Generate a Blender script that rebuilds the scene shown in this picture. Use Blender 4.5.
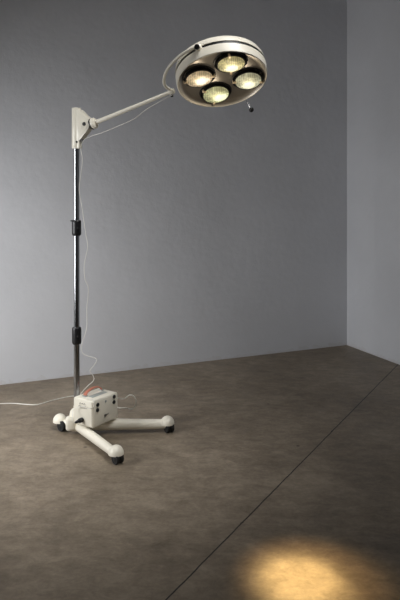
import bpy, bmesh, math, random
from mathutils import Vector, Matrix
random.seed(4)
scn = bpy.context.scene
for o in list(bpy.data.objects): bpy.data.objects.remove(o)
COL = scn.collection

# ------------------------------------------------------------------ camera, world, light, exposure
CH, F = 1.4, 679.0                      # eye height (m), focal length in pixels of a 400x600 frame
cd = bpy.data.cameras.new('camera'); cam = bpy.data.objects.new('camera', cd); COL.objects.link(cam)
cam.location = (0, 0, CH); cam.rotation_euler = (math.pi/2, 0, 0)
cd.sensor_fit = 'VERTICAL'; cd.sensor_height = 36.0; cd.sensor_width = 24.0
cd.lens = F/600*36; cd.shift_y = -0.2; cd.clip_start = 0.05
scn.camera = cam
w = bpy.data.worlds.new('world'); scn.world = w; w.use_nodes = True
bg = w.node_tree.nodes['Background']; bg.inputs[0].default_value = (0.92, 0.96, 1.0, 1); bg.inputs[1].default_value = 0.042
def area(name, loc, target, sx, sy, power, color, spread):
    l = bpy.data.lights.new(name, 'AREA'); l.shape = 'RECTANGLE'; l.size = sx; l.size_y = sy
    l.energy = power; l.color = color; l.spread = math.radians(spread)
    o = bpy.data.objects.new(name, l); COL.objects.link(o); o.location = loc
    o.rotation_euler = (Vector(target)-Vector(loc)).to_track_quat('-Z', 'Y').to_euler()
    return o
def aimed(name, p, az, el, sx, sy, power, color, spread):
    d = (math.cos(el)*math.cos(az), math.cos(el)*math.sin(az), math.sin(el))
    area(name, p, tuple(a+b for a, b in zip(p, d)), sx, sy, power, color, spread)
aimed('left_softbox', (-2.49, 2.78, 1.08), .73, -.24, .72, 1.33, 20.8, (0.98, 0.99, 1.0), 109)
aimed('overhead_softbox', (.17, 2.52, 2.97), 2.58, -1.06, 1.62, 1.21, 9.3, (1.0, 0.99, 0.97), 60)
vs = scn.view_settings
vs.view_transform = 'Standard'; vs.look = 'None'; vs.gamma = 1; vs.use_curve_mapping = False; vs.exposure = 0.0

def at(px, py, Y):                      # the point at depth Y seen at a given place of the photograph
    return Vector(((px-200)*Y/F, Y, CH-(py-180)*Y/F))

# ------------------------------------------------------------------ materials
def mat(name, col, rough=.5, metal=0, **kw):
    m = bpy.data.materials.new(name); m.use_nodes = True
    nt = m.node_tree; b = nt.nodes['Principled BSDF']
    b.inputs['Base Color'].default_value = (*col, 1); b.inputs['Roughness'].default_value = rough
    b.inputs['Metallic'].default_value = metal
    if kw.get('coat'): b.inputs['Coat Weight'].default_value = kw['coat']
    if kw.get('var'):                   # procedural colour variation
        n = nt.nodes.new('ShaderNodeTexNoise'); n.inputs['Scale'].default_value = kw.get('scale', 30); n.inputs['Detail'].default_value = 5
        tc = nt.nodes.new('ShaderNodeTexCoord'); nt.links.new(tc.outputs['Object'], n.inputs['Vector'])
        mx = nt.nodes.new('ShaderNodeMix'); mx.data_type = 'RGBA'
        v = kw['var']
        mx.inputs[6].default_value = (*[c*(1-v) for c in col], 1); mx.inputs[7].default_value = (*[min(1, c*(1+v)) for c in col], 1)
        nt.links.new(n.outputs['Fac'], mx.inputs[0]); nt.links.new(mx.outputs[2], b.inputs['Base Color'])
    return m
M = {}
M['cream'] = mat('cream_enamel', (.88, .835, .715), .32, var=.05, scale=12)
M['cream_box'] = mat('cream_box_enamel', (.80, .76, .65), .45, var=.06, scale=25)
M['box_edge'] = mat('box_seam', (.42, .37, .29), .5, var=.1)
M['chrome'] = mat('chrome', (.38, .39, .41), .2, 1, var=.04, scale=60)
M['black'] = mat('black_plastic', (.006, .006, .007), .4, var=.2)
M['rubber'] = mat('black_rubber', (.008, .008, .008), .6, var=.25)
M['dark'] = mat('dark_recess', (.02, .019, .018), .5, var=.2)
M['cord'] = mat('white_cord', (.78, .76, .70), .45, var=.05)
M['ink'] = mat('ink', (.10, .09, .08), .7, var=.2)
M['red'] = mat('red_leather', (.50, .18, .115), .5, var=.25, scale=40)
M['mid_grey'] = mat('box_grey', (.36, .39, .37), .4, var=.12)
M['brass'] = mat('gold_clip', (.85, .70, .48), .4, .3, var=.1)

def nodes(m): return m.node_tree, m.node_tree.nodes, m.node_tree.links
def brushed():
    m = mat('brushed_steel', (.52, .49, .44), .36, .85); nt, N, L = nodes(m); b = N['Principled BSDF']
    tc = N.new('ShaderNodeTexCoord'); mp = N.new('ShaderNodeMapping'); mp.inputs['Scale'].default_value = (6, 90, 90)
    n = N.new('ShaderNodeTexNoise'); n.inputs['Scale'].default_value = 3; n.inputs['Detail'].default_value = 4
    L.new(tc.outputs['Object'], mp.inputs[0]); L.new(mp.outputs[0], n.inputs[0])
    r = N.new('ShaderNodeMapRange'); r.inputs[3].default_value = .30; r.inputs[4].default_value = .5
    L.new(n.outputs[0], r.inputs[0]); L.new(r.outputs[0], b.inputs['Roughness'])
    bp = N.new('ShaderNodeBump'); bp.inputs['Strength'].default_value = .12; bp.inputs['Distance'].default_value = .002
    L.new(n.outputs[0], bp.inputs['Height']); L.new(bp.outputs[0], b.inputs['Normal'])
    return m
M['steel'] = brushed()

def plaster(name, col):
    m = mat(name, col, .85); nt, N, L = nodes(m); b = N['Principled BSDF']
    tc = N.new('ShaderNodeTexCoord')
    n1 = N.new('ShaderNodeTexNoise'); n1.inputs['Scale'].default_value = 1.6; n1.inputs['Detail'].default_value = 6; n1.inputs['Roughness'].default_value = .6
    n2 = N.new('ShaderNodeTexNoise'); n2.inputs['Scale'].default_value = 22; n2.inputs['Detail'].default_value = 6
    L.new(tc.outputs['Object'], n1.inputs[0]); L.new(tc.outputs['Object'], n2.inputs[0])
    r = N.new('ShaderNodeMapRange'); r.inputs[1].default_value = .3; r.inputs[2].default_value = .7; r.inputs[3].default_value = .95; r.inputs[4].default_value = 1.04
    L.new(n1.outputs[0], r.inputs[0])
    mx = N.new('ShaderNodeMix'); mx.data_type = 'RGBA'; mx.blend_type = 'MULTIPLY'; mx.inputs[0].default_value = 1
    mx.inputs[6].default_value = (*col, 1); L.new(r.outputs[0], mx.inputs[7])
    # flaked, dusty strip low down where the plaster meets the slab
    sp = N.new('ShaderNodeSeparateXYZ'); L.new(tc.outputs['Object'], sp.inputs[0])
    ad = N.new('ShaderNodeMath'); ad.operation = 'MULTIPLY_ADD'; ad.inputs[1].default_value = .10; L.new(n2.outputs[0], ad.inputs[0]); L.new(sp.outputs['Z'], ad.inputs[2])
    r2 = N.new('ShaderNodeMapRange'); r2.inputs[1].default_value = .066; r2.inputs[2].default_value = .074; r2.inputs[3].default_value = .22; r2.inputs[4].default_value = 0
    L.new(ad.outputs[0], r2.inputs[0])
    mx2 = N.new('ShaderNodeMix'); mx2.data_type = 'RGBA'; mx2.inputs[7].default_value = (.50, .47, .43, 1)
    L.new(r2.outputs[0], mx2.inputs[0]); L.new(mx.outputs[2], mx2.inputs[6]); L.new(mx2.outputs[2], b.inputs['Base Color'])
    bp = N.new('ShaderNodeBump'); bp.inputs['Strength'].default_value = .25; bp.inputs['Distance'].default_value = .006
    L.new(n2.outputs[0], bp.inputs['Height'])
    bp2 = N.new('ShaderNodeBump'); bp2.inputs['Strength'].default_value = .35; bp2.inputs['Distance'].default_value = .03
    L.new(n1.outputs[0], bp2.inputs['Height']); L.new(bp.outputs[0], bp2.inputs['Normal']); L.new(bp2.outputs[0], b.inputs['Normal'])
    return m
M['plaster'] = plaster('white_plaster', (.655, .662, .69))

J0, J1 = Vector((-.1133, 2.263)), Vector((1.448, 5.056))      # saw cut in the slab
def concrete():
    m = mat('concrete', (.1, .085, .07), .5); nt, N, L = nodes(m); b = N['Principled BSDF']
    tc = N.new('ShaderNodeTexCoord'); O = tc.outputs['Object']
    def noise(scale, det, rough, dist=0, vec=O):
        n = N.new('ShaderNodeTexNoise'); n.inputs['Scale'].default_value = scale; n.inputs['Detail'].default_value = det
        n.inputs['Roughness'].default_value = rough; n.inputs['Distortion'].default_value = dist; L.new(vec, n.inputs[0]); return n.outputs[0]
    big = noise(.9, 6, .6, .4); mid = noise(4.5, 8, .65, .6); fine = noise(60, 6, .7)
    mp = N.new('ShaderNodeMapping'); mp.inputs['Rotation'].default_value = (0, 0, .4); mp.inputs['Scale'].default_value = (1, 1.7, 1); L.new(O, mp.inputs[0])
    streak = noise(11, 8, .7, .5, mp.outputs[0])
    def cmb(a, fa, c=None):
        x = N.new('ShaderNodeMath'); x.operation = 'MULTIPLY_ADD'; L.new(a, x.inputs[0]); x.inputs[1].default_value = fa
        if c is None: x.inputs[2].default_value = 0
        else: L.new(c, x.inputs[2])
        return x.outputs[0]
    s = cmb(big, .30, cmb(mid, .28, cmb(streak, .27, cmb(fine, .15))))
    cr = N.new('ShaderNodeValToRGB'); L.new(s, cr.inputs[0])
    e = cr.color_ramp.elements
    e[0].position = .385; e[0].color = (.120, .092, .063, 1); e[1].position = .64; e[1].color = (.40, .33, .25, 1)
    k = e.new(.5); k.color = (.232, .187, .136, 1)
    # the saw cut: distance to its line
    d = (J1-J0).normalized(); nrm = Vector((d.y, -d.x)); off = nrm.dot(J0)
    dp = N.new('ShaderNodeVectorMath'); dp.operation = 'DOT_PRODUCT'; L.new(O, dp.inputs[0]); dp.inputs[1].default_value = (nrm.x, nrm.y, 0)
    sb = N.new('ShaderNodeMath'); sb.operation = 'SUBTRACT'; L.new(dp.outputs['Value'], sb.inputs[0]); sb.inputs[1].default_value = off
    wob = noise(7, 3, .6); wb = N.new('ShaderNodeMath'); wb.operation = 'MULTIPLY_ADD'; L.new(wob, wb.inputs[0]); wb.inputs[1].default_value = .008; wb.inputs[2].default_value = -.004
    sb2 = N.new('ShaderNodeMath'); sb2.operation = 'ADD'; L.new(sb.outputs[0], sb2.inputs[0]); L.new(wb.outputs[0], sb2.inputs[1])
    ab = N.new('ShaderNodeMath'); ab.operation = 'ABSOLUTE'; L.new(sb2.outputs[0], ab.inputs[0])
    chip = noise(16, 4, .75); cw = N.new('ShaderNodeMapRange'); L.new(chip, cw.inputs[0])
    cw.inputs[1].default_value = .6; cw.inputs[2].default_value = .78; cw.inputs[3].default_value = .0030; cw.inputs[4].default_value = .0075
    dv = N.new('ShaderNodeMath'); dv.operation = 'LESS_THAN'; L.new(ab.outputs[0], dv.inputs[0]); L.new(cw.outputs[0], dv.inputs[1])
    mx = N.new('ShaderNodeMix'); mx.data_type = 'RGBA'; L.new(dv.outputs[0], mx.inputs[0]); L.new(cr.outputs[0], mx.inputs[6]); mx.inputs[7].default_value = (.018, .014, .011, 1)
    # a few small dark pits
    pv = N.new('ShaderNodeTexVoronoi'); pv.inputs['Scale'].default_value = 2.6; L.new(O, pv.inputs[0])
    pl = N.new('ShaderNodeMapRange'); L.new(pv.outputs['Distance'], pl.inputs[0]); pl.inputs[1].default_value = .016; pl.inputs[2].default_value = .034; pl.inputs[3].default_value = .75; pl.inputs[4].default_value = 0
    px_ = N.new('ShaderNodeMix'); px_.data_type = 'RGBA'; L.new(pl.outputs[0], px_.inputs[0]); L.new(mx.outputs[2], px_.inputs[6]); px_.inputs[7].default_value = (.05, .04, .032, 1)
    L.new(px_.outputs[2], b.inputs['Base Color'])
    rr = N.new('ShaderNodeMapRange'); L.new(mid, rr.inputs[0]); rr.inputs[1].default_value = .3; rr.inputs[2].default_value = .7; rr.inputs[3].default_value = .42; rr.inputs[4].default_value = .62
    L.new(rr.outputs[0], b.inputs['Roughness'])
    hh = N.new('ShaderNodeMath'); hh.operation = 'MULTIPLY_ADD'; L.new(dv.outputs[0], hh.inputs[0]); hh.inputs[1].default_value = -1.5; L.new(s, hh.inputs[2])
    bp = N.new('ShaderNodeBump'); bp.inputs['Strength'].default_value = .3; bp.inputs['Distance'].default_value = .006
    L.new(hh.outputs[0], bp.inputs['Height']); L.new(bp.outputs[0], b.inputs['Normal'])
    b.inputs['Specular IOR Level'].default_value = .35
    return m
M['concrete'] = concrete()

def lens_mat(name, cold, hot, strength, spot):
    m = mat(name, (.35, .35, .25), .12, 0, coat=.5); nt, N, L = nodes(m); b = N['Principled BSDF']
    tc = N.new('ShaderNodeTexCoord'); mp = N.new('ShaderNodeMapping'); L.new(tc.outputs['Object'], mp.inputs[0])
    mp.inputs['Location'].default_value = (-spot[0], -spot[1], 0)
    ln = N.new('ShaderNodeVectorMath'); ln.operation = 'LENGTH'; L.new(mp.outputs[0], ln.inputs[0])
    r = N.new('ShaderNodeMapRange'); r.inputs[1].default_value = .006; r.inputs[2].default_value = .060; r.inputs[3].default_value = 1.05; r.inputs[4].default_value = .03
    r.interpolation_type = 'SMOOTHERSTEP'; L.new(ln.outputs['Value'], r.inputs[0])
    wv = N.new('ShaderNodeTexWave'); wv.inputs['Scale'].default_value = 34; wv.inputs['Distortion'].default_value = 2.5; L.new(tc.outputs['Object'], wv.inputs[0])
    vo = N.new('ShaderNodeTexNoise'); vo.inputs['Scale'].default_value = 32; vo.inputs['Detail'].default_value = 3; vo.inputs['Distortion'].default_value = 1.2; L.new(tc.outputs['Object'], vo.inputs[0])
    a = N.new('ShaderNodeMath'); a.operation = 'MULTIPLY_ADD'; a.inputs[1].default_value = .20; L.new(wv.outputs['Fac'], a.inputs[0]); L.new(r.outputs[0], a.inputs[2])
    a1 = N.new('ShaderNodeMath'); a1.operation = 'MULTIPLY_ADD'; a1.inputs[1].default_value = 1.3; a1.inputs[2].default_value = -.58; L.new(vo.outputs['Fac'], a1.inputs[0])
    a2 = N.new('ShaderNodeMath'); a2.operation = 'ADD'; L.new(a1.outputs[0], a2.inputs[0]); L.new(a.outputs[0], a2.inputs[1])
    cr = N.new('ShaderNodeValToRGB'); L.new(a2.outputs[0], cr.inputs[0]); e = cr.color_ramp.elements
    e[0].position = 0; e[0].color = (*[c*.10 for c in cold], 1); e[1].position = .9; e[1].color = (*hot, 1)
    k = e.new(.5); k.color = (*[c*.9 for c in cold], 1)
    L.new(cr.outputs[0], b.inputs['Emission Color']); b.inputs['Emission Strength'].default_value = strength
    bp = N.new('ShaderNodeBump'); bp.inputs['Strength'].default_value = .5; bp.inputs['Distance'].default_value = .002
    L.new(wv.outputs['Fac'], bp.inputs['Height']); L.new(bp.outputs[0], b.inputs['Normal'])
    return m

# ------------------------------------------------------------------ helpers
def frame(o, x=None, z=(0, 0, 1)):       # matrix with origin o, local z along z, x as near as can be
    z = Vector(z).normalized(); x = Vector(x) if x is not None else (Vector((1, 0, 0)) if abs(z.x) < .9 else Vector((0, 1, 0)))
    x = (x-z*x.dot(z)).normalized(); y = z.cross(x)
    m = Matrix((x, y, z)).transposed().to_4x4(); m.translation = Vector(o); return m

def link(name, bm, m, parent=None, smooth=True, mats=None, fr=None):
    """one mesh object; fr gives its local frame, else its centre"""
    bmesh.ops.remove_doubles(bm, verts=bm.verts, dist=1e-6)
    bmesh.ops.recalc_face_normals(bm, faces=bm.faces)
    if fr is None:
        lo = Vector([min(v.co[i] for v in bm.verts) for i in range(3)]); hi = Vector([max(v.co[i] for v in bm.verts) for i in range(3)])
        fr = Matrix.Translation((lo+hi)/2)
    bm.transform(fr.inverted())
    me = bpy.data.meshes.new(name); bm.to_mesh(me); bm.free()
    for mm in ([m]+(mats or [])): me.materials.append(mm)
    if smooth:
        for p in me.polygons: p.use_smooth = True
        try: me.set_sharp_from_angle(angle=math.radians(38))
        except Exception: pass
    o = bpy.data.objects.new(name, me); COL.objects.link(o)
    if parent is not None:
        o.parent = parent; o.matrix_local = WORLD[parent.name].inverted() @ fr
    else: o.matrix_local = fr
    WORLD[o.name] = fr
    return o
WORLD = {}
def tag(o, label, cat=None, group=None, kind=None):
    o['label'] = label
    if cat: o['category'] = cat
    if group: o['group'] = group
    if kind: o['kind'] = kind
    return o
def thing(name, loc, label, cat, group=None):
    o = bpy.data.objects.new(name, None); COL.objects.link(o); o.location = loc; o.empty_display_size = .05
    WORLD[o.name] = Matrix.Translation(Vector(loc)); return tag(o, label, cat, group)
def lathe(bm, prof, fr, seg=40, mi=0):   # prof: (radius, height) pairs, around local z of fr
    rings = []
    for r, h in prof:
        if r < 1e-6: rings.append([bm.verts.new(fr @ Vector((0, 0, h)))])
        else: rings.append([bm.verts.new(fr @ Vector((r*math.cos(2*math.pi*i/seg), r*math.sin(2*math.pi*i/seg), h))) for i in range(seg)])
    for a, b in zip(rings, rings[1:]):
        for i in range(seg):
            j = (i+1) % seg
            if len(a) == 1 and len(b) == 1: continue
            if len(a) == 1: f = bm.faces.new((a[0], b[i], b[j]))
            elif len(b) == 1: f = bm.faces.new((a[i], a[j], b[0]))
            else: f = bm.faces.new((a[i], a[j], b[j], b[i]))
            f.material_index = mi
    return bm
def smooth_path(pts, n=8):
    pts = [Vector(p) for p in pts]; out = []
    P = [pts[0]*2-pts[1]]+pts+[pts[-1]*2-pts[-2]]
    for i in range(1, len(P)-2):
        p0, p1, p2, p3 = P[i-1:i+3]
        for k in range(n):
            t = k/n
            out.append(.5*((2*p1)+(p2-p0)*t+(2*p0-5*p1+4*p2-p3)*t*t+(3*p1-p0-3*p2+p3)*t**3))
    return out+[pts[-1]]
def tube(bm, path, r, seg=12, mi=0, cap=True, flat=1.0, up=None):
    """sweep; r is a number or one radius per point; flat<1 squashes the section along its second axis"""
    n = len(path); rr = r if isinstance(r, (list, tuple)) else [r]*n
    t0 = (path[1]-path[0]).normalized(); x = Vector(up) if up else (Vector((0, 0, 1)) if abs(t0.z) < .9 else Vector((1, 0, 0)))
    x = (x-t0*x.dot(t0)).normalized(); rings = []
    for i, p in enumerate(path):
        t = (path[min(i+1, n-1)]-path[max(i-1, 0)]).normalized()
        x = (x-t*x.dot(t)).normalized(); y = t.cross(x)
        rings.append([bm.verts.new(p+x*(rr[i]*flat*math.cos(2*math.pi*k/seg))+y*(rr[i]*math.sin(2*math.pi*k/seg))) for k in range(seg)])
    for a, b in zip(rings, rings[1:]):
        for k in range(seg):
            f = bm.faces.new((a[k], a[(k+1) % seg], b[(k+1) % seg], b[k])); f.material_index = mi
    if cap:
        for q in (rings[0], rings[-1][::-1]): bm.faces.new(q).material_index = mi
    return bm
def rbox(bm, fr, sx, sy, sz, bev=.004, seg=2, mi=0):
    t = bmesh.new(); bmesh.ops.create_cube(t, size=1)
    for v in t.verts: v.co = Vector((v.co.x*sx, v.co.y*sy, v.co.z*sz))
    if bev: bmesh.ops.bevel(t, geom=t.edges[:], offset=bev, segments=seg, profile=.5, affect='EDGES')
    t.transform(fr); vm = {v: bm.verts.new(v.co) for v in t.verts}
    for f in t.faces: bm.faces.new([vm[v] for v in f.verts]).material_index = mi
    t.free(); return bm
def prism(bm, pts, y0, y1, fr, bev=0):   # polygon in local x,z pulled between y0 and y1
    t = bmesh.new()
    a = [t.verts.new((x, y0, z)) for x, z in pts]; b = [t.verts.new((x, y1, z)) for x, z in pts]
    t.faces.new(a); t.faces.new(b[::-1])
    for i in range(len(pts)):
        j = (i+1) % len(pts); t.faces.new((a[i], b[i], b[j], a[j]))
    if bev: bmesh.ops.bevel(t, geom=t.edges[:], offset=bev, segments=2, profile=.5, affect='EDGES')
    t.transform(fr); vm = {v: bm.verts.new(v.co) for v in t.verts}
    for f in t.faces: bm.faces.new([vm[v] for v in f.verts])
    t.free(); return bm

# ------------------------------------------------------------------ the room
def slab(name, corners, z0, z1, m):
    bm = bmesh.new()
    a = [bm.verts.new((x, y, z0)) for x, y in corners]; b = [bm.verts.new((x, y, z1)) for x, y in corners]
    bm.faces.new(a); bm.faces.new(b[::-1])
    for i in range(len(a)):
        j = (i+1) % len(a); bm.faces.new((a[i], a[j], b[j], b[i]))
    o = link(name, bm, m, smooth=False, fr=Matrix.Identity(4)); o['kind'] = 'structure'; return o
CN = Vector((1.247, 5.761)); bd = Vector((-2.613, -1.124)).normalized(); rd = Vector((bd.y, -bd.x))*-1
if rd.y > 0: rd = -rd
H = 3.3; LB, LR, TH = 5.6, 7.5, .15
A = CN+bd*LB; B = CN+rd*LR; D = A+rd*LR
nb, nr = -rd, -bd                       # outward normals of back and right wall
slab('floor', [tuple(p) for p in (CN, A, D, B)], -.1, 0, M['concrete'])
slab('ceiling', [tuple(p) for p in (CN, A, D, B)], H, H+.1, M['plaster'])
slab('wall_back', [tuple(p) for p in (CN, A, A+nb*TH, CN+nb*TH)], 0, H, M['plaster'])
slab('wall_right', [tuple(p) for p in (CN, B, B+nr*TH, CN+nr*TH+nb*TH)][:4], 0, H, M['plaster'])

# ------------------------------------------------------------------ the surgical lamp
PX, PY = -.6835, 3.765                  # foot of the pole
lamp = thing('surgical_lamp', (PX, PY, 0), 'cream and chrome surgical examination lamp with four lit bulbs on a three-legged wheeled stand', 'lamp')
LEGZ = .043
HUB = Vector((PX, PY, 0))
# hub casting
bm = bmesh.new()
lathe(bm, [(0, .018), (.034, .018), (.040, .024), (.040, .100), (.037, .118), (.028, .130), (.0175, .134), (.0175, .150), (0, .150)], Matrix.Translation(HUB), 40)
rbox(bm, frame(HUB+Vector((-.024, -.028, .062)), x=(1, .2, 0)), .062, .052, .074, .014, 3)
link('hub', bm, M['cream'], lamp)
feet = {'A': Vector((-.1816, 3.78, 0)), 'B': Vector((-.416, 3.364, 0)), 'C': Vector((-.787, 3.815, 0))}
wheel_off = {'A': (.010, -.012, .50), 'B': (.010, -.012, .75), 'C': (.022, -.022, .9)}
for k, p in feet.items():
    d = (p-HUB).normalized(); L_ = (p-HUB).length
    bm = bmesh.new(); n = 10; s0 = .02
    path = [HUB+d*(s0+(L_-s0-.006)*i/(n-1))+Vector((0, 0, LEGZ)) for i in range(n)]
    r0, r1 = {'A': (.0335, .0250), 'B': (.0265, .0225), 'C': (.020, .020)}[k]
    tube(bm, path, [r0+(r1-r0)*i/(n-1) for i in range(n)], 28)
    link('leg', bm, M['cream'], lamp)
    # caster: rounded cap over a dark swivel wheel
    bm = bmesh.new(); R = .0385; cz = .0475
    prof = [(R, -.005), (R, 0)]+[(R*math.cos(t), (R+.001)*math.sin(t)) for t in [math.radians(a) for a in range(10, 90, 10)]]+[(0, R+.001)]
    prof += []
    lathe(bm, [(0, -.002), (R-.005, -.002), (R-.005, -.006)]+prof, Matrix.Translation(p+Vector((0, 0, cz))), 36)
    cap = link('caster', bm, M['cream'], lamp)
    ox, oy, an = wheel_off[k]; r = .0262 if k != 'C' else .0285
    ax = Vector((math.cos(an), math.sin(an), 0)); wc = p+Vector((ox, oy, r))
    bm = bmesh.new()
    pr = [(0, -.013), (.008, -.013), (.012, -.010), (r*.72, -.010), (r*.9, -.012), (r, -.008), (r, .008), (r*.9, .012), (r*.72, .010), (.012, .010), (.008, .013), (0, .013)]
    for sgn in ((-1, 1) if k != 'C' else (-1, 1)):
        lathe(bm, [(a, h*.75+sgn*.0125) for a, h in pr], frame(wc, z=ax), 28)
    link('wheel', bm, M['rubber'], cap)
# pole, a hair off plumb
TOP = Vector((-.685, PY, 1.55)); POLE = [Vector((PX, PY, .13)), TOP]
def on_pole(z): return POLE[0].lerp(POLE[1], (z-.13)/(TOP.z-.13))
bm = bmesh.new(); tube(bm, [on_pole(.13+(1.62-.13)*i/12) for i in range(13)], .0160, 36); link('pole', bm, M['chrome'], lamp)
for y0, y1 in ((220, 235.5), (327, 344)):
    z1 = CH-(y0-180)*PY/F; z0 = CH-(y1-180)*PY/F; c = on_pole((z0+z1)/2); h = (z1-z0)/2
    bm = bmesh.new()
    lathe(bm, [(.0158, -h), (.021, -h), (.0250, -h+.006), (.0258, -h+.014), (.0258, h-.014), (.0250, h-.006), (.021, h), (.0158, h)], Matrix.Translation(c), 32)
    if y0 < 300: rbox(bm, Matrix.Translation(c+Vector((-.013, -.010, h-.004))), .034, .024, .007, .002)
    col = link('clamp_collar', bm, M['black'], lamp)
    bm = bmesh.new(); lathe(bm, [(0, 0), (.006, 0), (.006, .006), (.0045, .009), (0, .009)], frame(c+Vector((.010, -.0215, 0)), z=(.45, -.89, 0)), 16)
    link('screw', bm, M['rubber'], col)
# the cream sleeve with its gusset and fork
hc = at(222.3, 80.5, 3.40)                   # centre of the lamp head's face
TGT = Vector((.383, 2.365, 0))
n_ = (TGT-hc).normalized()
AE = hc - n_*.045                        # on the plane of the dark band
def on_head(px, py, back=.05):           # place on a plane behind and parallel to the face
    o = Vector((0, 0, CH)); d = at(px, py, 1.0)-o; c = hc-n_*back
    return o+d*((c-o).dot(n_)/d.dot(n_))
arm_end = on_head(172, 91.5)
ad = Vector((arm_end.x-TOP.x, arm_end.y-PY, 0)).normalized()
zt = CH-(108-180)*PY/F; zb = CH-(148.5-180)*PY/F
cx = -.685
bm = bmesh.new()
tube(bm, [Vector((cx, PY, z)) for z in (zb, zb+.003, zt-.003, zt)], [.0235, .0255, .0255, .0235], 36)
fr = frame((cx, PY, 0), x=ad)            # local x along the arm in plan
fr = Matrix((Vector((ad.x, ad.y, 0, 0)), Vector((-ad.y, ad.x, 0, 0)), Vector((0, 0, 1, 0)), Vector((0, 0, 0, 1)))).transposed(); fr.translation = Vector((cx, PY, 0))
def zz(py): return CH-(py-180)*PY/F
q = PY/F
gus = [(.012, zz(109.5)), (.030, zz(110)), ((90.5-75)*q, zz(118.8)), ((92.3-75)*q, zz(121)), ((92.8-75)*q, zz(125)), ((92-75)*q, zz(129.2)), ((89.5-75)*q, zz(131.8)), ((81-75)*q, zz(140)), (.030, zz(141)), (.012, zz(142))]
prism(bm, gus, -.021, .021, fr, .003)
rbox(bm, fr @ Matrix.Translation((.019, -.004, zz(144.2))), .026, .030, .050, .004)
br = link('bracket', bm, M['cream'], lamp)
bm = bmesh.new(); lathe(bm, [(0, -.001), (.0105, -.001), (.0105, .003), (.008, .006), (0, .0065)], frame(fr @ Vector(((86.8-75)*q, -.021, zz(124.7))), z=fr.to_3x3() @ Vector((0, -1, 0))), 24)
link('pivot_bolt', bm, M['rubber'], br)
bm = bmesh.new(); lathe(bm, [(0, -.004), (.006, -.004), (.006, .001), (0, .002)], frame((cx+.006, PY-.0255, zz(142.2)), z=(0, -1, 0)), 16); link('grub_screw', bm, M['dark'], br)
bm = bmesh.new(); lathe(bm, [(0, 0), (.004, 0), (.004, .012), (.007, .012), (.007, .018), (0, .018)], frame(fr @ Vector((.030, -.006, zz(140.6))), z=fr.to_3x3() @ Vector((1, -.2, 0))), 16); link('thumb_screw', bm, M['chrome'], br)
# the boom
hp = fr @ Vector(((92.5-75)*q, 0, zz(125)))
bm = bmesh.new(); bdir = (arm_end-hp).normalized()
tube(bm, [hp.lerp(arm_end, t) for t in (0, .25, .5, .75, .985)], [.0120, .0118, .0110, .0102, .0096], 24)
boom = link('boom', bm, M['cream'], lamp)
bm = bmesh.new(); lathe(bm, [(0, -.008), (.029, -.008), (.031, -.005), (.031, .006), (.029, .010), (.018, .014), (.012, .015)], frame(hp+bdir*.018, z=bdir), 28)
link('boom_joint', bm, M['cream'], boom)
bm = bmesh.new(); lathe(bm, [(0, -.004), (.0312, -.004), (.0312, .004), (0, .004)], frame(hp+bdir*.008, z=bdir), 28)
link('joint_gap_shade', bm, M['dark'], boom)  # solid dark disc, its colour stands in for the shade of an open gap
bm = bmesh.new(); lathe(bm, [(0, -.012), (.013, -.012), (.015, -.008), (.015, .012), (.012, .017), (0, .017)], frame(arm_end-bdir*.004, z=bdir), 24)
yj = link('yoke_joint', bm, M['cream'], boom)
bm = bmesh.new(); lathe(bm, [(0, 0), (.006, 0), (.007, .004), (.007, .014), (0, .016)], frame(arm_end+Vector((0, 0, -.014)), z=(0, -.3, -1)), 16); link('knob', bm, M['black'], yj)

# head frame: z = out of the face
hx = Vector((1, 0, 0)); hx = (hx-n_*hx.dot(n_)).normalized()
HF = frame(hc, x=hx, z=n_)
yk = [on_head(*p) for p in ((196.5, 46.5), (189, 50), (180, 56), (172, 63.5), (166.5, 71), (164, 79), (165.3, 86), (172, 91))]
yk = smooth_path(yk, 8)
bm = bmesh.new(); tube(bm, yk, .0078, 16); link('yoke', bm, M['cream'], lamp)
# shell (cream) with the dark band let in, silver inner lip
RS = .228
head = bmesh.new()
lathe(head, [(RS-.006, -.006), (RS-.006, .001), (RS-.004, .003), (RS, .001), (RS+.002, -.010), (RS+.003, -.046), (RS-.008, -.046), (RS-.008, -.063),
             (RS+.002, -.063), (RS, -.084), (RS-.006, -.098), (RS-.022, -.109), (RS-.06, -.118), (RS-.12, -.124), (0, -.127)], HF, 96)
hd = link('lamp_head', head, M['cream'], lamp, fr=HF.copy())
bm = bmesh.new(); lathe(bm, [(RS-.0085, -.0462), (RS-.0025, -.0462), (RS-.0025, -.0628), (RS-.0085, -.0628)], HF, 96); link('band', bm, M['black'], hd, fr=HF.copy())
# bulbs' places on the face
bulbs = [HF.inverted() @ on_head(px, py, .0) for px, py in ((199.3, 78.8), (231.2, 64.2), (248.2, 80.8), (216.0, 94.6))]
RH, RL = .0770, .0675
bm = bmesh.new()
def loop(cx_, cy_, r, n, z):
    vs_ = [bm.verts.new(HF @ Vector((cx_+r*math.cos(2*math.pi*i/n), cy_+r*math.sin(2*math.pi*i/n), z))) for i in range(n)]
    return [bm.edges.new((vs_[i], vs_[(i+1) % n])) for i in range(n)]
es = loop(0, 0, RS-.036, 96, -.017)
for b in bulbs: es += loop(b.x, b.y, RH, 48, -.017)
bmesh.ops.triangle_fill(bm, use_beauty=True, use_dissolve=False, edges=es)
link('face_plate', bm, M['steel'], hd, smooth=False, fr=HF.copy())
bm = bmesh.new(); lathe(bm, [(RS-.0365, -.0172), (RS-.028, -.0165), (RS-.019, -.0135), (RS-.012, -.008), (RS-.007, -.0015), (RS-.0055, .001)], HF, 96)
link('rim_bezel', bm, M['steel'], hd, fr=HF.copy())
spots = [(.012, -.012), (.004, -.026), (.004, -.028), (.022, -.020)]
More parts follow.
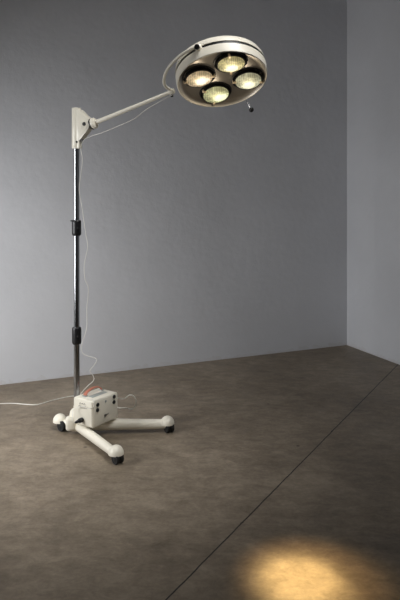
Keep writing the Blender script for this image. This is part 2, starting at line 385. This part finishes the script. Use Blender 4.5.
tint = [((.60, .42, .25), (1, .92, .74)), ((.62, .52, .22), (1, .95, .70)), ((.50, .49, .33), (1, .93, .66)), ((.48, .50, .24), (.98, .98, .66))]
beam = [(1, .60, .24), (1, .70, .30), (1, .72, .36), (1, .76, .33)]
cones = [15.5, 9.0, 19, 11.5]; watts = [120, 430, 55, 240]
foc = [Vector((0, .02, 0)), Vector((-.025, .0, 0)), Vector((.03, -.03, 0)), Vector((-.025, .0, 0))]
clips = [(188, 8), (272, 100), (182, -12), (262, 150)]
lab = ['warm orange-white lit bulb', 'brightest yellow lit bulb', 'pale lit bulb with ribbed glass', 'greenish yellow lit bulb']
for i, b in enumerate(bulbs):
    c = HF @ Vector((b.x, b.y, 0)); aim = (TGT+foc[i]-c).normalized()
    f2 = frame(c, x=hx, z=aim)
    bm = bmesh.new()                    # black bowl round the bulb
    lathe(bm, [(RH+.0085, -.0175), (RH+.0075, -.0145), (RH+.002, -.0115), (RH-.001, -.014), (RH-.002, -.040), (RL-.01, -.052), (0, -.052)], frame(c, x=hx, z=n_), 48)
    cup = link('bulb_socket', bm, M['black'], hd, fr=HF.copy())
    bm = bmesh.new(); prof = [(RL+.001, -.003), (RL, 0)]
    prof += [(RL*s, .011*(1-s*s)) for s in (.94, .85, .7, .5, .3, .12)]+[(0, .011)]
    fb = f2 @ Matrix.Translation((0, 0, .001)); lathe(bm, prof, fb, 48)
    bu = link('bulb', bm, lens_mat('bulb_glass_%s' % 'abcd'[i], tint[i][0], tint[i][1], 1.1, spots[i]), hd, fr=fb.copy())
    bu['label'] = lab[i]
    bm = bmesh.new(); lathe(bm, [(RL-.022, -.045), (RL-.008, -.028), (RL, -.010), (RL+.001, -.003)], fb, 48); link('reflector', bm, M['rubber'], bu)
    bm = bmesh.new(); lathe(bm, [(RL+.0035, -.008), (RL+.0035, .001), (RL-.001, .0022), (RL-.001, -.004)], f2, 48); link('bulb_ring', bm, M['black'], bu)
    for a in clips[i]:
        rp = f2 @ Matrix.Rotation(math.radians(a), 4, 'Z') @ Matrix.Translation((RL+.003, 0, .004))
        bm = bmesh.new(); rbox(bm, rp, .020, .012, .007, .0015); rbox(bm, rp @ Matrix.Translation((.007, 0, -.006)), .005, .009, .012, .001)
        link('clip', bm, M['brass'], bu)
    sl = bpy.data.lights.new('bulb_beam', 'SPOT'); sl.energy = watts[i]; sl.color = beam[i]; sl.spot_size = math.radians(cones[i]); sl.spot_blend = 1.0; sl.shadow_soft_size = .03
    so = bpy.data.objects.new('bulb_beam', sl); COL.objects.link(so); so.parent = bu
    gl = bpy.data.lights.new('bulb_glow', 'POINT'); gl.energy = .12; gl.color = (1, .84, .62); gl.shadow_soft_size = .008
    go = bpy.data.objects.new('bulb_glow', gl); COL.objects.link(go); go.parent = bu; go.matrix_local = Matrix.Translation((0, 0, .045))
    so.matrix_local = Matrix.Translation((0, 0, .045)) @ Matrix.Rotation(math.pi, 4, 'X')
# pivot knobs on the band, and the little steering handle
def knob(px, py, r, out=.022):
    p = on_head(px, py); rad = (p-(hc-n_*.05)).normalized(); base = (hc-n_*.054)+rad*(RS-.004)
    bm = bmesh.new(); lathe(bm, [(0, 0), (r, 0), (r, out), (r*.7, out+.004), (r*.35, out+.002), (0, out)], frame(base, z=rad), 24)
    return base, rad, bm
base, rad, bm = knob(197, 47, .0175); k1 = link('pivot_boss', bm, M['cream'], hd)
bm = bmesh.new(); lathe(bm, [(0, 0), (.0135, 0), (.014, .004), (.011, .010), (.004, .011), (.003, .007), (0, .007)], frame(at(197, 47, (base+rad*.02).y-.017), z=(Vector((0, 0, CH))-base).normalized()), 24); link('pivot_cap', bm, M['black'], k1)
hk = on_head(247.5, 98.5, .05); rad2 = (hk-(hc-n_*.05)).normalized(); b2 = (hc-n_*.05)+rad2*(RS-.002)
bm = bmesh.new(); lathe(bm, [(0, 0), (.010, 0), (.012, .004), (.012, .016), (.008, .020), (0, .020)], frame(b2, z=rad2), 20); hb = link('handle_boss', bm, M['black'], hd)
e0 = b2+rad2*.018; e1 = at(251.3, 109.8, e0.y-.02)
bm = bmesh.new(); tube(bm, [e0, e0.lerp(e1, .5), e1], .0035, 12); st = link('steering_rod', bm, M['chrome'], hb)
bm = bmesh.new(); lathe(bm, [(0, -.013)]+[(.013*math.sin(math.radians(a)), -.013*math.cos(math.radians(a))) for a in range(15, 180, 15)]+[(0, .013)], frame(e1, z=(e1-e0).normalized()), 24); link('ball_grip', bm, M['black'], st)

# ------------------------------------------------------------------ the box on the legs
BB = .0775; BH = .148
c0 = Vector((-.570, 3.599)); bx = Vector((.115, .167)).normalized(); by = Vector((-bx.y, bx.x))   # long side, short side (pointing left)
BLn, BW = .203, .142
ctr = c0+bx*BLn/2+by*BW/2
BF = Matrix((Vector((bx.x, bx.y, 0, 0)), Vector((by.x, by.y, 0, 0)), Vector((0, 0, 1, 0)), Vector((0, 0, 0, 1)))).transposed(); BF.translation = Vector((ctr.x, ctr.y, BB))
box = thing('power_supply_box', (ctr.x, ctr.y, BB), 'cream metal power supply box with red handle, sitting on the lamp stand legs', 'electrical box')
hx_, hy_ = BLn/2, BW/2                   # local: -y is the long front, -x the left end
bm = bmesh.new(); rbox(bm, BF @ Matrix.Translation((0, 0, BH/2+.001)), BLn-.008, BW, BH-.004, .007, 3); link('case', bm, M['cream_box'], box)
for s in (-1, 1):                        # front and back covers
    bm = bmesh.new(); rbox(bm, BF @ Matrix.Translation((0, s*(hy_-.001), BH/2+.001)), BLn-.012, .006, BH-.016, .002); link('cover_panel', bm, M['cream_box'], box)
bm = bmesh.new()
rbox(bm, BF @ Matrix.Translation((-hx_+.0065, -hy_-.001, BH/2)), .0022, .003, BH-.016, 0)
rbox(bm, BF @ Matrix.Translation((-hx_+.0035, -hy_+.0065, BH/2)), .0020, .003, BH-.016, 0)
link('seam', bm, M['box_edge'], box)
FB = BF                                   # front-face helper: X right along the face, Z up
def on_front(x, z, out=0): return BF @ Vector((x, -hy_-.004-out, z))
def on_end(y, z, out=0): return BF @ Vector((-hx_+.004-out, y, z))
fn = BF.to_3x3() @ Vector((0, -1, 0)); en = BF.to_3x3() @ Vector((-1, 0, 0))
def front_uv(px, py):                     # a mark's place on the box front
    o = Vector((0, 0, CH)); d = at(px, py, 1)-o; p0 = on_front(0, 0); t = (p0-o).dot(fn)/d.dot(fn); l = BF.inverted() @ (o+d*t); return l.x, l.z
def end_uv(px, py):
    o = Vector((0, 0, CH)); d = at(px, py, 1)-o; p0 = on_end(0, 0); t = (p0-o).dot(en)/d.dot(en); l = BF.inverted() @ (o+d*t); return l.y, l.z
for px, py in ((97.7, 404.7), (97.5, 410.1), (114.1, 396.6), (113.9, 402.0)):
    x, z = front_uv(px, py)
    bm = bmesh.new(); lathe(bm, [(0, 0), (.0105, 0), (.0105, .004), (.0085, .006), (.005, .006), (.004, .001), (0, .001)], frame(on_front(x, z, -.001), z=fn), 20); link('socket', bm, M['black'], box)
x, z = front_uv(105.8, 401.3); bm = bmesh.new(); lathe(bm, [(0, 0), (.0065, 0), (.006, .0025), (0, .003)], frame(on_front(x, z, -.001), z=fn), 16); link('screw', bm, M['mid_grey'], box)
# small dark maker's mark and the handwritten marker scrawl
def strokes(lines, conv, place, r):
    bm = bmesh.new()
    for ln in lines:
        pts = [place(*conv(*p)) for p in ln]
        pp = smooth_path(pts, 4) if len(pts) > 2 else pts
        tube(bm, pp, r, 6)
    return bm
mk = [[(104.4, 416.4), (104.7, 414.6), (105.2, 416.0), (105.8, 414.0), (106.0, 415.6)], [(106.3, 415.2), (107.0, 413.8), (107.2, 414.6)], [(107.5, 414.4), (108.3, 413.0), (108.5, 412.8)], [(104.6, 416.8), (106.6, 415.8)]]
link('maker_mark', strokes(mk, front_uv, lambda x, z: on_front(x, z, .0002), .0014), M['ink'], box)
wr = [[(79.3, 403.8), (79.9, 402.8), (80.6, 402.8), (80.2, 404.2), (79.6, 405.0)], [(81.0, 404.6), (81.6, 403.2), (82.2, 404.4), (82.8, 403.0), (83.2, 404.4)], [(83.6, 404.8), (84.2, 403.6), (85.0, 403.8), (84.6, 405.0), (85.6, 404.8)],
      [(78.4, 406.2), (79.4, 405.4), (80.2, 406.4), (81.0, 405.6), (81.6, 406.8), (82.4, 405.8)], [(82.8, 407.0), (83.6, 406.0), (84.2, 407.2), (85.2, 406.2), (85.8, 407.4)], [(80.0, 407.9), (82.6, 408.0), (84.6, 408.4), (87.4, 408.9)]]
link('handwriting', strokes(wr, end_uv, lambda y, z: on_end(y, z, .0002), .0009), M['ink'], box)
# thin grey strip and handle on the lid
bm = bmesh.new(); rbox(bm, BF @ Matrix.Translation((.005, -.010, BH-.0005)), .115, .034, .003, .001); link('lid_grey_strip', bm, M['mid_grey'], box)
for s in (-1, 1):
    bm = bmesh.new(); rbox(bm, BF @ Matrix.Translation((.006+s*.064, .026, BH+.001)), .022, .026, .007, .002); link('handle_mount', bm, M['mid_grey'], box)
hpth = smooth_path([BF @ Vector(p) for p in ((-.060, .026, BH+.004), (-.047, .026, BH+.016), (-.020, .026, BH+.026), (.010, .026, BH+.030), (.042, .026, BH+.026), (.062, .026, BH+.015), (.072, .026, BH+.004))], 6)
bm = bmesh.new(); nn = len(hpth); tube(bm, hpth, [.0125-.0045*i/(nn-1) for i in range(nn)], 14, flat=.42, up=(0, 0, 1)); link('handle', bm, M['red'], box)
for sx in (-1, 1):
    for sy in (-1, 1):
        bm = bmesh.new(); lathe(bm, [(0, -.0015), (.008, -.0015), (.009, .001), (.009, .004), (0, .004)], BF @ Matrix.Translation((sx*(hx_-.022), sy*(hy_-.02), 0)), 16); link('rubber_foot', bm, M['rubber'], box)

# ------------------------------------------------------------------ cables
# lamp cable: along the boom, down the pole, over the box and into its left end
y, z = end_uv(82.5, 419.6); plug0 = on_end(y, z, -.001); pdir = (en*1.0+Vector((-.25, 0, -.10))).normalized()
ptip = plug0+pdir*.050
sag = [arm_end+Vector((.004, -.016, -.018))]
def ay(px): t = (px-75)/(172-75); return PY+(arm_end.y-PY)*t-.02
for px, py in ((160, 101.5), (145, 110.3), (135, 118.3), (121, 125), (103, 132.3), (91, 136.3), (84, 140)): sag.append(at(px, py, ay(px)))
down = [at(px, py, Y) for px, py, Y in ((80.8, 148, 3.73), (82.4, 159, 3.73), (81.4, 171, 3.735), (79.4, 185, 3.735), (79.8, 195, 3.73), (82, 207, 3.73), (84, 221, 3.73), (86, 234, 3.73), (87.8, 246, 3.73), (85.8, 257, 3.73),
        (84.2, 267, 3.73), (85, 279, 3.73), (88.2, 287, 3.73), (88, 297, 3.73), (86.8, 308, 3.73), (87, 322.7, 3.73), (86.2, 330.7, 3.73), (82.8, 341, 3.72), (81.4, 349, 3.72), (83.5, 354, 3.72), (89.5, 356.6, 3.72),
        (96.6, 358.9, 3.72), (95, 364, 3.72), (89.9, 370.7, 3.73), (93.6, 376.6, 3.73), (93.2, 381, 3.73), (87.6, 386, 3.73))]
tail = [BF @ Vector((-.070, .048, BH+.008)), BF @ Vector((-.082, .010, BH+.0035)), BF @ Vector((-.085, -.036, BH+.0035)), BF @ Vector((-.089, -.066, BH+.0025)), BF @ Vector((-.098, -hy_-.009, BH-.012)), BF @ Vector((-.103, -hy_-.002, BH-.030)),
        on_end(-.045, BH-.040, .008), on_end(-.012, BH-.036, .010), on_end(.022, BH-.044, .016), on_end(.048, BH-.062, .028), ptip+pdir*.012+Vector((-.002, 0, .018)), ptip+pdir*.006, ptip-pdir*.004]
bm = bmesh.new(); tube(bm, smooth_path(sag+down+tail, 6), .0016, 8)
cable = link('lamp_cable', bm, M['cord'], None)
tag(cable, 'thin white cable hanging loosely beside the chrome pole, from the boom to the box', 'cable')
bm = bmesh.new(); tube(bm, [plug0, plug0+pdir*.004, plug0+pdir*.022, plug0+pdir*.026, plug0+pdir*.044, ptip], [.011, .0125, .0125, .009, .0065, .0035], 18); link('plug', bm, M['black'], cable)
# power cord on the floor, round behind the box to its right end
rn = BF.to_3x3() @ Vector((1, 0, 0))
pr0 = BF @ Vector((hx_-.004, -.030, .085)); prt = pr0+rn*.034+Vector((0, 0, .010))
def fl(px, py): Y = CH*F/(py-180); v = at(px, py, Y); v.z = .0032; return v
cord = [fl(*p) for p in ((-330, 470), (-240, 440), (-150, 422), (-90, 413), (-45, 407), (0, 404.2), (15, 404.0), (27, 405), (38, 405), (50, 401.5), (62, 398.5), (75, 396.5), (90, 398), (105, 403))]
cord += [at(118, 407.5, 3.93), at(126, 408.0, 3.90), at(131.5, 409.2, 3.88), at(135, 406, 3.86), at(136, 400.5, 3.84), at(133.5, 396, 3.83), at(129, 395.2, 3.82), at(124.5, 398.6, 3.81), prt+rn*.006, prt-rn*.004]
bm = bmesh.new(); tube(bm, smooth_path(cord, 7), .0030, 8)
pc = link('electric_cable', bm, M['cord'], None)
tag(pc, 'white power cord lying along the floor and looping into the right end of the box', 'cord')
bm = bmesh.new(); d_ = (prt-pr0).normalized(); tube(bm, [pr0, pr0+d_*.004, pr0+d_*.018, pr0+d_*.030, prt], [.009, .0105, .0105, .006, .004], 16); link('plug', bm, M['black'], pc)
